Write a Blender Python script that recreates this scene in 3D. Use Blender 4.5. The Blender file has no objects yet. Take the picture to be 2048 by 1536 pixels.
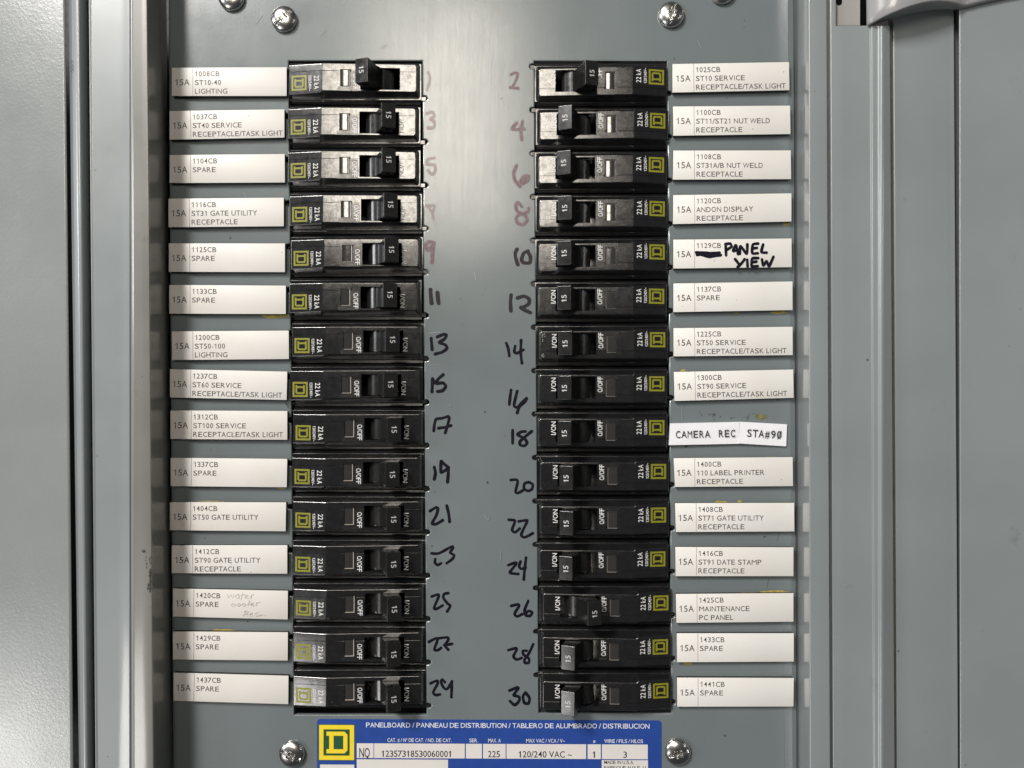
import bpy, bmesh, math, random
from mathutils import Vector, Matrix

SC = bpy.context.scene
COL = SC.collection
random.seed(7)

# ------------------------------------------------------------------ camera, world, lamps, exposure
D = 0.33                     # metres from lens to the dead front plate
S = 0.2195e-3                # metres per photo pixel on that plate
cam = bpy.data.cameras.new('camera')
cam.sensor_width = 36.0
cam.sensor_fit = 'HORIZONTAL'
cam.lens = 36.0 * (D / S) / 2048.0
cam.clip_start = 0.01
cam.clip_end = 50
cam_ob = bpy.data.objects.new('camera', cam)
cam_ob.location = (0, -D, 0)
cam_ob.rotation_euler = (math.pi / 2, 0, 0)
COL.objects.link(cam_ob)
SC.camera = cam_ob

world = bpy.data.worlds.new('World')
SC.world = world
world.use_nodes = True
wn = world.node_tree.nodes['Background']
wn.inputs[0].default_value = (0.92, 0.95, 1.0, 1)
wn.inputs[1].default_value = 0.045


def lamp(name, loc, target, sx, sy, radiance, col):
    l = bpy.data.lights.new(name, 'AREA')
    l.shape = 'RECTANGLE'
    l.size = sx
    l.size_y = sy
    l.energy = radiance * math.pi * sx * sy
    l.color = col
    o = bpy.data.objects.new(name, l)
    o.location = loc
    o.rotation_euler = (Vector(target) - Vector(loc)).to_track_quat('-Z', 'Z').to_euler()
    COL.objects.link(o)
    return o


# ceiling fixture mirrored in the upper breakers and the bright streak on the plate
lamp('ceiling_lamp', (-0.215, -2.0, 0.82), (-0.2, 0, 0.25), 0.42, 0.70, 11.2, (1.0, 0.91, 0.79))
# large fixture up and to the left: main light, casts the shade of the frame edge and the latch
lamp('workshop_lamp', (-1.25, -1.80, 1.68), (0, 0, 0), 0.38, 0.73, 88.0, (1.0, 0.962, 0.92))
# light from the open bay low on the left, mirrored in the lower door and the breaker ends
lamp('bay_lamp', (-1.78, -2.0, -1.36), (0, 0, 0), 0.76, 0.62, 8.5, (1.0, 0.97, 0.94))
# far row of fixtures on the left
lamp('side_lamp', (-2.3, -1.25, 0.55), (0, 0, 0), 0.5, 0.9, 12.0, (0.95, 0.97, 1.0))
# narrow lamp added on the right to put highlights on the right-hand bends
lamp('added_edge_lamp', (2.0, -1.5, 0.5), (0, 0, 0), 0.06, 0.9, 10.0, (1.0, 0.98, 0.95))

SC.view_settings.view_transform = 'Standard'
SC.view_settings.look = 'None'
SC.view_settings.exposure = 0.0
SC.view_settings.gamma = 1.0
SC.view_settings.use_curve_mapping = False
SC.render.engine = 'CYCLES'
SC.cycles.max_bounces = 8
SC.cycles.caustics_reflective = False
SC.cycles.caustics_refractive = False


# ------------------------------------------------------------------ helpers
def P(px, py, h):
    """photo pixel on a plane h millimetres in front of the plate -> world point"""
    h = h * 1e-3
    k = S * (D - h) / D
    return Vector(((px - 1024) * k, -h, (768 - py) * k))


def tag(o, label=None, cat=None, group=None, kind=None):
    if label: o['label'] = label
    if cat: o['category'] = cat
    if group: o['group'] = group
    if kind: o['kind'] = kind
    return o


def empty(name, loc=(0, 0, 0)):
    o = bpy.data.objects.new(name, None)
    o.location = loc
    o.empty_display_size = 0.01
    COL.objects.link(o)
    return o


def link_mesh(name, me, mat, parent=None, smooth=35):
    if mat is not None:
        me.materials.clear()
        for m in (mat if isinstance(mat, (list, tuple)) else [mat]):
            me.materials.append(m)
    if smooth:
        for p in me.polygons:
            p.use_smooth = True
        me.set_sharp_from_angle(angle=math.radians(smooth))
    o = bpy.data.objects.new(name, me)
    COL.objects.link(o)
    if parent is not None:
        o.parent = parent
    return o


class MB:
    """collects vertices and faces for one mesh object"""
    def __init__(self):
        self.v = []
        self.f = []

    def add(self, verts, faces):
        n = len(self.v)
        self.v += [tuple(v) for v in verts]
        self.f += [tuple(i + n for i in f) for f in faces]

    def mesh(self, name):
        me = bpy.data.meshes.new(name)
        me.from_pydata(self.v, [], self.f)
        me.update()
        return me

    def build(self, name, mat, parent=None, smooth=0):
        return link_mesh(name, self.mesh(name), mat, parent, smooth)


def bm_mesh(bm, name):
    bmesh.ops.recalc_face_normals(bm, faces=bm.faces[:])
    me = bpy.data.meshes.new(name)
    bm.to_mesh(me)
    bm.free()
    return me


def bevel_sharp(bm, off, seg=2, ang=25):
    bm.normal_update()
    es = [e for e in bm.edges if len(e.link_faces) == 2 and e.calc_face_angle(0) > math.radians(ang)]
    bmesh.ops.bevel(bm, geom=es, offset=off, segments=seg, profile=0.5, affect='EDGES', clamp_overlap=True)


def prism(bm, front, back):
    """closed prism from two matching rings of points"""
    a = [bm.verts.new(p) for p in front]
    b = [bm.verts.new(p) for p in back]
    n = len(a)
    bm.faces.new(a)
    bm.faces.new(b[::-1])
    for i in range(n):
        j = (i + 1) % n
        bm.faces.new((a[j], a[i], b[i], b[j]))


def evaluated(ob):
    dg = bpy.context.evaluated_depsgraph_get()
    me = bpy.data.meshes.new_from_object(ob.evaluated_get(dg))
    return me


def weighted(me):
    for p in me.polygons:
        p.use_smooth = True
    me.set_sharp_from_angle(angle=math.radians(50))
    o = bpy.data.objects.new('work', me)
    COL.objects.link(o)
    m = o.modifiers.new('w', 'WEIGHTED_NORMAL')
    m.keep_sharp = True
    m.weight = 100
    r_ = evaluated(o)
    bpy.data.objects.remove(o)
    return r_


def boolean(me, cutters, op='DIFFERENCE'):
    o = bpy.data.objects.new('work', me)
    COL.objects.link(o)
    tmp = []
    for c in cutters:
        co = bpy.data.objects.new('work', c)
        COL.objects.link(co)
        tmp.append(co)
        m = o.modifiers.new('b', 'BOOLEAN')
        m.operation = op
        m.solver = 'EXACT'
        m.object = co
    r = evaluated(o)
    for t in tmp + [o]:
        bpy.data.objects.remove(t)
    return r


def fillet(pts, seg=5):
    """pts: list of (x, h, r) -> rounded polyline with a fixed number of points"""
    out = []
    n = len(pts)
    for i, (x, h, r) in enumerate(pts):
        if r <= 0 or i == 0 or i == n - 1:
            out.append((x, h))
            continue
        p = Vector((x, h))
        a = Vector(pts[i - 1][:2]) - p
        b = Vector(pts[i + 1][:2]) - p
        la, lb = a.length, b.length
        a /= la
        b /= lb
        ang = math.acos(max(-1, min(1, a.dot(b))))
        t = min(r / math.tan(ang / 2), la * .48, lb * .48)
        for k in range(seg + 1):
            u = k / seg
            q = (p + a * t) * (1 - u) ** 2 + p * 2 * u * (1 - u) + (p + b * t) * u ** 2
            out.append((q.x, q.y))
    return out


def rail(prof, y0=-150, y1=1700, seg=5, n=1):
    """prof rows: (px at top of photo, px at bottom, height mm, radius mm); extruded down the photo"""
    rows = []
    for s in range(n + 1):
        y = y0 + (y1 - y0) * s / n
        t = y / 1536
        pts = []
        for (a, b, h, r) in prof:
            q = P(a + (b - a) * t, y, h)
            pts.append((q.x * 1000, h, r))
        rows.append([Vector((x * 1e-3, -h * 1e-3, (768 - y) * S * (D - h * 1e-3) / D)) for x, h in fillet(pts, seg)])
    mb = MB()
    m = len(rows[0])
    vs = [v for r in rows for v in r]
    fs = []
    for s in range(n):
        for i in range(m - 1):
            a = s * m + i
            fs.append((a, a + m, a + m + 1, a + 1))
    mb.add(vs, fs)
    return mb


# ------------------------------------------------------------------ materials
def new_mat(name):
    m = bpy.data.materials.new(name)
    m.use_nodes = True
    nt = m.node_tree
    return m, nt, nt.nodes['Principled BSDF']


def N(nt, typ, **kw):
    n = nt.nodes.new(typ)
    for k, v in kw.items():
        setattr(n, k, v)
    return n


def coords(nt, scale=(1, 1, 1), rand=False):
    tc = N(nt, 'ShaderNodeTexCoord')
    mp = N(nt, 'ShaderNodeMapping')
    mp.inputs['Scale'].default_value = scale
    nt.links.new(tc.outputs['Object'], mp.inputs['Vector'])
    if rand:
        oi = N(nt, 'ShaderNodeObjectInfo')
        mu = N(nt, 'ShaderNodeMath', operation='MULTIPLY')
        mu.inputs[1].default_value = 37.0
        nt.links.new(oi.outputs['Random'], mu.inputs[0])
        cx = N(nt, 'ShaderNodeCombineXYZ')
        for i in range(3):
            nt.links.new(mu.outputs[0], cx.inputs[i])
        nt.links.new(cx.outputs[0], mp.inputs['Location'])
    return mp.outputs[0]


def noise(nt, vec, scale, detail=3, rough=.55):
    n = N(nt, 'ShaderNodeTexNoise')
    n.inputs['Scale'].default_value = scale
    n.inputs['Detail'].default_value = detail
    n.inputs['Roughness'].default_value = rough
    nt.links.new(vec, n.inputs['Vector'])
    return n.outputs['Fac']


def remap(nt, val, a, b, c, d):
    r = N(nt, 'ShaderNodeMapRange')
    for i, v in zip((1, 2, 3, 4), (a, b, c, d)):
        r.inputs[i].default_value = v
    nt.links.new(val, r.inputs[0])
    return r.outputs[0]


def mixc(nt, fac, a, b):
    m = N(nt, 'ShaderNodeMix', data_type='RGBA')
    if isinstance(fac, float): m.inputs[0].default_value = fac
    else: nt.links.new(fac, m.inputs[0])
    for i, c in ((6, a), (7, b)):
        if isinstance(c, tuple): m.inputs[i].default_value = (*c, 1)
        else: nt.links.new(c, m.inputs[i])
    return m.outputs[2]


def paint(name, base, rough, peel=.25, streak=0.0, specks=True, ink=None, ink_amt=(.35, .65), spec=.5, dirt=None, coat=0.0, coat_rough=.25, brush=False):
    """semi-gloss enamel on sheet steel with dust specks, faint blotches and rub marks"""
    m, nt, b = new_mat(name)
    v = coords(nt)
    big = noise(nt, v, 14, 3)
    col = mixc(nt, remap(nt, big, .3, .7, 0., 1.), tuple(c * .93 for c in base), tuple(c * 1.07 for c in base))
    if dirt:
        dn = noise(nt, v, dirt[0], 5, .7)
        col = mixc(nt, remap(nt, dn, dirt[1], dirt[1] + .12, 0., dirt[2]), col, (.10, .085, .065))
    if ink:
        fine = noise(nt, coords(nt, (1, 1, .25)), 2600, 3, .7)
        col = mixc(nt, remap(nt, fine, ink_amt[0], ink_amt[1], 0., 1.), col, ink)
    if specks:
        vo = N(nt, 'ShaderNodeTexVoronoi')
        vo.inputs['Scale'].default_value = 130
        nt.links.new(v, vo.inputs['Vector'])
        sp = remap(nt, vo.outputs['Distance'], .05, .085, 1., 0.)
        gate = remap(nt, noise(nt, v, 45, 2), .57, .60, 0., .8)
        mu = N(nt, 'ShaderNodeMath', operation='MULTIPLY')
        nt.links.new(sp, mu.inputs[0])
        nt.links.new(gate, mu.inputs[1])
        col = mixc(nt, mu.outputs[0], col, (.05, .048, .045))
    nt.links.new(col, b.inputs['Base Color'])
    rn = noise(nt, v, 60, 4, .65)
    sm = noise(nt, v, 26, 3, .6)
    av = N(nt, 'ShaderNodeMath', operation='ADD')
    nt.links.new(rn, av.inputs[0])
    nt.links.new(sm, av.inputs[1])
    r1 = remap(nt, av.outputs[0], .7, 1.3, rough * .86, rough * 1.16)
    h = noise(nt, v, 900, 2)
    bump = N(nt, 'ShaderNodeBump')
    bump.inputs['Strength'].default_value = peel
    bump.inputs['Distance'].default_value = 0.00006
    if streak:
        st = noise(nt, coords(nt, (1, 1, .035)), 2200, 3, .6)
        ad = N(nt, 'ShaderNodeMath', operation='MULTIPLY_ADD')
        nt.links.new(st, ad.inputs[0])
        ad.inputs[1].default_value = streak
        nt.links.new(h, ad.inputs[2])
        h = ad.outputs[0]
    nt.links.new(h, bump.inputs['Height'])
    nt.links.new(bump.outputs[0], b.inputs['Normal'])
    nt.links.new(r1, b.inputs['Roughness'])
    b.inputs['Specular IOR Level'].default_value = spec
    if coat and brush:     # rubbed film: uneven along the rolling direction of the sheet
        bn = N(nt, 'ShaderNodeMath', operation='MULTIPLY')
        nt.links.new(remap(nt, noise(nt, coords(nt, (1, 1, .05)), 620, 5, .75), .32, .68, .35, 1.25), bn.inputs[0])
        nt.links.new(remap(nt, noise(nt, v, 75, 5, .7), .3, .7, coat * .7, coat * 1.25), bn.inputs[1])
        nt.links.new(bn.outputs[0], b.inputs['Coat Weight'])
        b.inputs['Coat Roughness'].default_value = coat_rough
    elif coat:
        b.inputs['Coat Weight'].default_value = coat
        b.inputs['Coat Roughness'].default_value = coat_rough
    return m


def plain(name, col, rough=.5, metal=0.0, spec=.5, var=0.08, scale=200, bump=0.0, rand=False):
    m, nt, b = new_mat(name)
    v = coords(nt, rand=rand)
    n1 = noise(nt, v, scale, 3)
    c = mixc(nt, remap(nt, n1, .3, .7, 0., 1.), tuple(x * (1 - var) for x in col), tuple(min(1, x * (1 + var)) for x in col))
    nt.links.new(c, b.inputs['Base Color'])
    nt.links.new(remap(nt, noise(nt, v, scale * 1.7, 3), .3, .7, rough * .88, min(1, rough * 1.12)), b.inputs['Roughness'])
    b.inputs['Metallic'].default_value = metal
    b.inputs['Specular IOR Level'].default_value = spec
    if bump:
        bp = N(nt, 'ShaderNodeBump')
        bp.inputs['Strength'].default_value = bump
        bp.inputs['Distance'].default_value = .00005
        nt.links.new(noise(nt, v, scale * 6, 3), bp.inputs['Height'])
        nt.links.new(bp.outputs[0], b.inputs['Normal'])
    return m


GREY = (.163, .191, .196)
M_plate = paint('plate_enamel', GREY, .22, peel=.2, streak=1.5, spec=.7, coat=.5, coat_rough=.16, brush=True)
M_frame = paint('frame_enamel', (.246, .274, .281), .36, peel=.1, dirt=(55, .66, .45), spec=.9, coat=1.0, coat_rough=.13)
M_door = paint('door_enamel', (.26, .282, .282), .25, peel=.9, spec=1.0, coat=.6, coat_rough=.2, specks=False)
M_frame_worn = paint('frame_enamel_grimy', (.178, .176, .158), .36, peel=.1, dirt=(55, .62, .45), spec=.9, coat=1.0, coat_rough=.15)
M_flange = paint('flange_enamel', (.252, .274, .278), .30, peel=.03, specks=False, spec=1.0, coat=1.0, coat_rough=.03)
M_rust = paint('dirty_enamel', (.225, .215, .195), .42, dirt=(160, .55, .6))
M_dark = plain('enclosure_dark', (.03, .03, .03), .6)


def breaker_plastic(name, base, rough, spec=.5, grain=.35, coat=0.0, film_lo=.58):
    m, nt, b = new_mat(name)
    v = coords(nt, rand=True)
    du = noise(nt, v, 260, 4, .7)
    vo = N(nt, 'ShaderNodeTexVoronoi')
    vo.inputs['Scale'].default_value = 260
    nt.links.new(v, vo.inputs['Vector'])
    sp = remap(nt, vo.outputs['Distance'], .04, .07, 1., 0.)
    gate = remap(nt, noise(nt, v, 120, 2), .62, .66, 0., .5)
    mu = N(nt, 'ShaderNodeMath', operation='MULTIPLY')
    nt.links.new(sp, mu.inputs[0])
    nt.links.new(gate, mu.inputs[1])
    c = mixc(nt, remap(nt, du, .45, .8, 0., .5), base, tuple(x + .012 for x in base))
    c = mixc(nt, mu.outputs[0], c, (.16, .15, .14))
    nt.links.new(c, b.inputs['Base Color'])
    nt.links.new(remap(nt, noise(nt, v, 320, 4, .7), .3, .75, rough * .75, rough * 1.35), b.inputs['Roughness'])
    bp = N(nt, 'ShaderNodeBump')
    bp.inputs['Strength'].default_value = grain
    bp.inputs['Distance'].default_value = .00003
    nt.links.new(noise(nt, v, 2400, 3, .7), bp.inputs['Height'])
    nt.links.new(bp.outputs[0], b.inputs['Normal'])
    patch = noise(nt, v, 420, 5, .75)
    film = remap(nt, patch, .35, .62, film_lo, 1.05)
    for sock, amt in (('Specular IOR Level', spec), ('Coat Weight', coat)):
        mm = N(nt, 'ShaderNodeMath', operation='MULTIPLY')
        mm.inputs[1].default_value = amt
        nt.links.new(film, mm.inputs[0])
        nt.links.new(mm.outputs[0], b.inputs[sock])
    b.inputs['Coat Roughness'].default_value = rough * .85
    b.inputs['Coat IOR'].default_value = 1.6
    return m


M_black = breaker_plastic('black_moulding', (.010, .010, .011), .19, spec=1.0, coat=1.0)
M_insert = breaker_plastic('black_insert', (.014, .014, .015), .26, spec=.9, coat=.5)
M_handle = breaker_plastic('handle_plastic', (.012, .012, .012), .22, spec=.8, grain=.1, coat=.22, film_lo=.88)
M_lens = breaker_plastic('clear_window', (.034, .033, .032), .11, spec=1.0, grain=.05, coat=1.0)
M_rim = plain('window_rim', (.36, .33, .30), .2, spec=.9)
M_white = plain('white_print', (.78, .78, .77), .45, var=.05, scale=900)
M_yellow = plain('emblem_yellow', (.235, .23, .022), .40, var=.12, scale=900)
M_tag, _nt, _b = new_mat('tag_plastic')
_v = coords(_nt, rand=True)
_oi = N(_nt, 'ShaderNodeObjectInfo')
_c = mixc(_nt, _oi.outputs['Random'], (.755, .735, .695), (.80, .788, .755))
_c = mixc(_nt, remap(_nt, noise(_nt, _v, 70, 4, .6), .45, .75, 0., .35), _c, (.70, .65, .56))
_vo = N(_nt, 'ShaderNodeTexVoronoi')
_vo.inputs['Scale'].default_value = 210
_nt.links.new(_v, _vo.inputs['Vector'])
_m = N(_nt, 'ShaderNodeMath', operation='MULTIPLY')
_nt.links.new(remap(_nt, _vo.outputs['Distance'], .05, .09, .5, 0.), _m.inputs[0])
_nt.links.new(remap(_nt, noise(_nt, _v, 60, 2), .53, .57, 0., 1.), _m.inputs[1])
_nt.links.new(mixc(_nt, _m.outputs[0], _c, (.2, .17, .14)), _b.inputs['Base Color'])
_b.inputs['Roughness'].default_value = .42
M_foam = plain('foam_tape', (.018, .017, .015), .8)
M_text = plain('engraved_text', (.10, .095, .09), .6, var=.15, scale=900)
M_line = plain('engraved_line', (.28, .26, .24), .6)
M_paper = plain('printed_paper', (.83, .83, .87), .65, var=.02)
M_ink = plain('printer_ink', (.05, .05, .055), .6)
M_marker = plain('black_marker', (.007, .006, .013), .5, var=.5, scale=500, spec=.15)
M_markpur = paint('worn_purple_marker', (.135, .068, .085), .36, streak=1.6, specks=False, ink=(.19, .18, .185), ink_amt=(.45, .75), spec=0.5, coat=0.15)
M_markmid = paint('thin_purple_marker', (.026, .020, .028), .36, streak=1.0, specks=False, ink=(.055, .05, .056), ink_amt=(.5, .8), spec=0.2)
M_markred = paint('faded_red_marker', (.33, .125, .13), .36, streak=1.6, specks=False, ink=(.215, .215, .215), ink_amt=(.36, .50), spec=0.6, coat=0.3)
M_pencil = plain('pencil', (.60, .58, .55), .6, var=.3, scale=1500)
M_glue = plain('yellow_glue', (.42, .33, .08), .35, var=.3, scale=500)
M_glue2 = plain('green_glue', (.17, .155, .07), .5, var=.4, scale=600)
M_soot = plain('dark_scuff', (.055, .05, .045), .6, var=.4, scale=900)
M_steel = plain('zinc_screw', (.60, .59, .57), .27, metal=1.0, var=.12, scale=700, bump=.1)
M_blue = plain('sticker_blue', (.022, .065, .30), .35, var=.06)
M_green = plain('sticker_green', (.02, .085, .035), .4)
M_syel = plain('sticker_yellow', (.86, .66, .03), .4, var=.04)
M_swhite = plain('sticker_white', (.72, .69, .66), .42, var=.04, scale=90)
M_sblk = plain('sticker_ink', (.025, .025, .03), .5)
M_bluewhite = plain('sticker_lettering', (.72, .74, .80), .45)
M_latch = paint('latch_metal', (.31, .31, .318), .18, peel=.1, specks=False, spec=.7)
M_strike = paint('strike_metal', (.33, .325, .31), .32, specks=False)
M_slot = plain('latch_gap', (.002, .002, .002), .6, spec=.08)

# ------------------------------------------------------------------ lettering
ADV = dict(zip('ABCDEFGHIJKLMNOPQRSTUVWXYZ', (667, 667, 722, 722, 667, 611, 778, 722, 278, 500, 667, 556, 833, 722, 778, 667, 778, 722, 667, 611, 722, 667, 944, 667, 667, 611)))
ADV.update({c: 556 for c in '0123456789#'})
ADV.update({' ': 278, '/': 300, '-': 333, '.': 278, ',': 278, '~': 584, 'k': 500, 'º': 365, 'ø': 611})
_G = {}


def glyph(ch, bold):
    key = (ch, bold)
    if key in _G:
        return _G[key]
    if ch == '1':
        w = .085 if not bold else .125
        x = .34
        pts = [(x - w, 0), (x, 0), (x, .716), (x - w * .8, .716), (x - .09 - w * .6, .62), (x - .235, .56), (x - .235, .56 - w * .9), (x - w, .585)]
        g = ([(a, b) for a, b in pts], [tuple(range(8))])
    else:
        c = bpy.data.curves.new('t', 'FONT')
        c.body = ch
        c.fill_mode = 'FRONT'
        c.resolution_u = 3
        c.offset = .006 if bold else (.007 if ch not in 'MNW' else 0.0)
        o = bpy.data.objects.new('work', c)
        COL.objects.link(o)
        me = evaluated(o)
        bpy.data.objects.remove(o)
        g = ([(v.co.x, v.co.y) for v in me.vertices], [tuple(p.vertices) for p in me.polygons])
        bpy.data.meshes.remove(me)
    _G[key] = g
    return g


_CAP = []


def text(mb, s, o, u, v, bold=False, mono=0):
    """o: left end of the baseline, u: vector over the whole line, v: vector of the capital height"""
    if not _CAP:
        for bld in (False, True):
            ys = [p[1] for p in glyph('H', bld)[0]]
            _CAP.append((min(ys), max(ys)))
    adv = [mono or (430 if bold and c == '/' and len(s) < 7 else ADV.get(c, 600)) for c in s]
    tot = sum(adv)
    x = 0
    c0, c1 = _CAP[1 if bold else 0]
    for c, a in zip(s, adv):
        if c != ' ':
            vs, fs = glyph(c, bold)
            if vs:
                gx0 = min(p[0] for p in vs)
                gx1 = max(p[0] for p in vs)
                sb = 62 if c not in 'AVWYT7/' else (18 if c != '/' else -25)
                if bold: sb *= .6
                x0, x1 = (x + sb) / tot, (x + a - sb) / tot
                if c in 'I.,':
                    mid = (x0 + x1) / 2
                    half = (.045 if not bold else .06) * 1000 / tot
                    x0, x1 = mid - half, mid + half
                if c == '1':
                    x0, x1 = (x + a * .16) / tot, (x + a * .66) / tot
                y0, y1 = (0, .716) if c == '1' else (c0, c1)
                pts = [o + u * (x0 + (x1 - x0) * (p[0] - gx0) / max(1e-6, gx1 - gx0)) + v * ((p[1] - y0) / (y1 - y0)) for p in vs]
                mb.add(pts, fs)
        x += a


def arial_len(s, size):
    return sum(ADV.get(c, 600) for c in s) / 1000 * size


def catmull(pts, step):
    out = []
    n = len(pts)
    for i in range(n - 1):
        p0 = pts[max(0, i - 1)]
        p1, p2 = pts[i], pts[i + 1]
        p3 = pts[min(n - 1, i + 2)]
        d = math.hypot(p2[0] - p1[0], p2[1] - p1[1])
        k = max(2, int(d / step))
        for j in range(k):
            t = j / k
            q = []
            for a in (0, 1):
                m1 = (p2[a] - p0[a]) * .38
                m2 = (p3[a] - p1[a]) * .38
                q.append((2 * t ** 3 - 3 * t ** 2 + 1) * p1[a] + (t ** 3 - 2 * t ** 2 + t) * m1 + (-2 * t ** 3 + 3 * t ** 2) * p2[a] + (t ** 3 - t ** 2) * m2)
            out.append(tuple(q))
    out.append(pts[-1])
    return out


def strokes(mb, paths, org, sc, w, h0, wob=.07):
    """marker or pencil strokes traced on the plate: round nib stamps along each path"""
    h = h0
    for path in paths:
        pts = catmull([(org[0] + x * sc, org[1] + y * sc) for x, y in path], w * sc * .22)
        ph = random.random() * 6
        for i, (x, y) in enumerate(pts):
            r = w * sc / 2 * (1 + wob * math.sin(ph + i * .35))
            h += .0004
            ring = [P(x + r * math.cos(a * math.pi / 6), y + r * math.sin(a * math.pi / 6), h) for a in range(12)]
            mb.add(ring, [tuple(range(11, -1, -1))])


# ------------------------------------------------------------------ enclosure back and dead front plate
bm = bmesh.new()
prism(bm, [P(x, y, -38) for x, y in ((-500, -420), (2550, -420), (2550, 1956), (-500, 1956))],
      [P(x, y, -40) for x, y in ((-500, -420), (2550, -420), (2550, 1956), (-500, 1956))])
tag(link_mesh('back_wall', bm_mesh(bm, 'back_wall'), M_dark, smooth=0), kind='structure')

ROWL = [683.5 + (i - 6) * 86.8 for i in range(15)]
ROWR = [688.5 + (i - 6) * 87.0 for i in range(15)]
LOGOL = [582.8, 580.8, 581.1, 584.2, 586.6, 583.4, 588.9, 585, 591, 588.6, 590.5, 590.5, 592, 591, 591.5]
LOGOR = [1327.5, 1329.8, 1327.5, 1329, 1328.6, 1327.8, 1329.8, 1328.3, 1328.3, 1331.7, 1331.7, 1330.3, 1336.4, 1335.3, 1336]
COLL = [716.7 + (x - 588.9) * .98 for x in LOGOL]
COLR = [1203.6 + (x - 1329.8) * .98 for x in LOGOR]


def edge_l(y): return 577 + 11 * (y - 122) / 1308
def edge_li(y): return 844.5 + 8.5 * (y - 122) / 1308
def edge_ri(y): return 1068.5 + 9 * (y - 122) / 1308
def edge_r(y): return 1334.5 + 8.5 * (y - 122) / 1308


def notch(fx, y, side):
    x = fx(y)
    pts = [(x, y - 5.6)]
    for a in range(7):
        t = -math.pi / 2 + math.pi * a / 6
        pts.append((x + side * (4.5 + 5 * math.cos(t)), y + 4.8 * math.sin(t)))
    pts.append((x, y + 5.6))
    return pts


def hole(fl, fr, y0, y1, nl, nr):
    pts = [(fl(y0), y0), (fr(y0), y0)]
    for y in nr:
        pts += notch(fr, y, 1)
    pts += [(fr(y1), y1), (fl(y1), y1)]
    for y in reversed(nl):
        pts += notch(fl, y, -1)[::-1]
    return pts


cu = bpy.data.curves.new('dead_front_plate', 'CURVE')
cu.dimensions = '2D'
cu.fill_mode = 'BOTH'
cu.extrude = .0007
cu.bevel_depth = .0005
cu.bevel_resolution = 2
cu.offset = -.0005


def spline(pts):
    sp = cu.splines.new('POLY')
    sp.points.add(len(pts) - 1)
    for q, (x, y) in zip(sp.points, pts):
        p = P(x, y, 0)
        q.co = (p.x, p.z, 0, 1)
    sp.use_cyclic_u = True


spline([(336, -90), (1560, -90), (1571, 1626), (346, 1626)])
spline(hole(edge_l, edge_li, 121.5, 1430, [y - 17 for y in ROWL], [y + 33.8 for y in ROWL]))
spline(hole(edge_ri, edge_r, 122, 1427, [y - 33.8 for y in ROWR], [y + 20 for y in ROWR]))
co = bpy.data.objects.new('work', cu)
COL.objects.link(co)
me = evaluated(co)
bpy.data.objects.remove(co)
me.transform(Matrix(((1, 0, 0, 0), (0, 0, -1, .0012), (0, 1, 0, 0), (0, 0, 0, 1))))
plate = empty('dead_front_plate', P(960, 1626, 0))
tag(plate, 'grey steel dead front plate with handwritten circuit numbers between two columns of breakers', 'panel plate')


def on(parent, o):
    """parent a world-space mesh to a thing without moving it"""
    o.parent = parent
    o.matrix_parent_inverse = Matrix.Translation(-parent.location)
    return o


on(plate, link_mesh('cover_sheet', me, M_plate, smooth=30))
# rolled edge of the plate along its right side
mb = rail([(1558, 1569, -.02, 0), (1575.5, 1585, -.02, .7), (1586.5, 1593, -.6, 0)], seg=8)
on(plate, mb.build('rolled_edge', M_plate, smooth=50))

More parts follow.
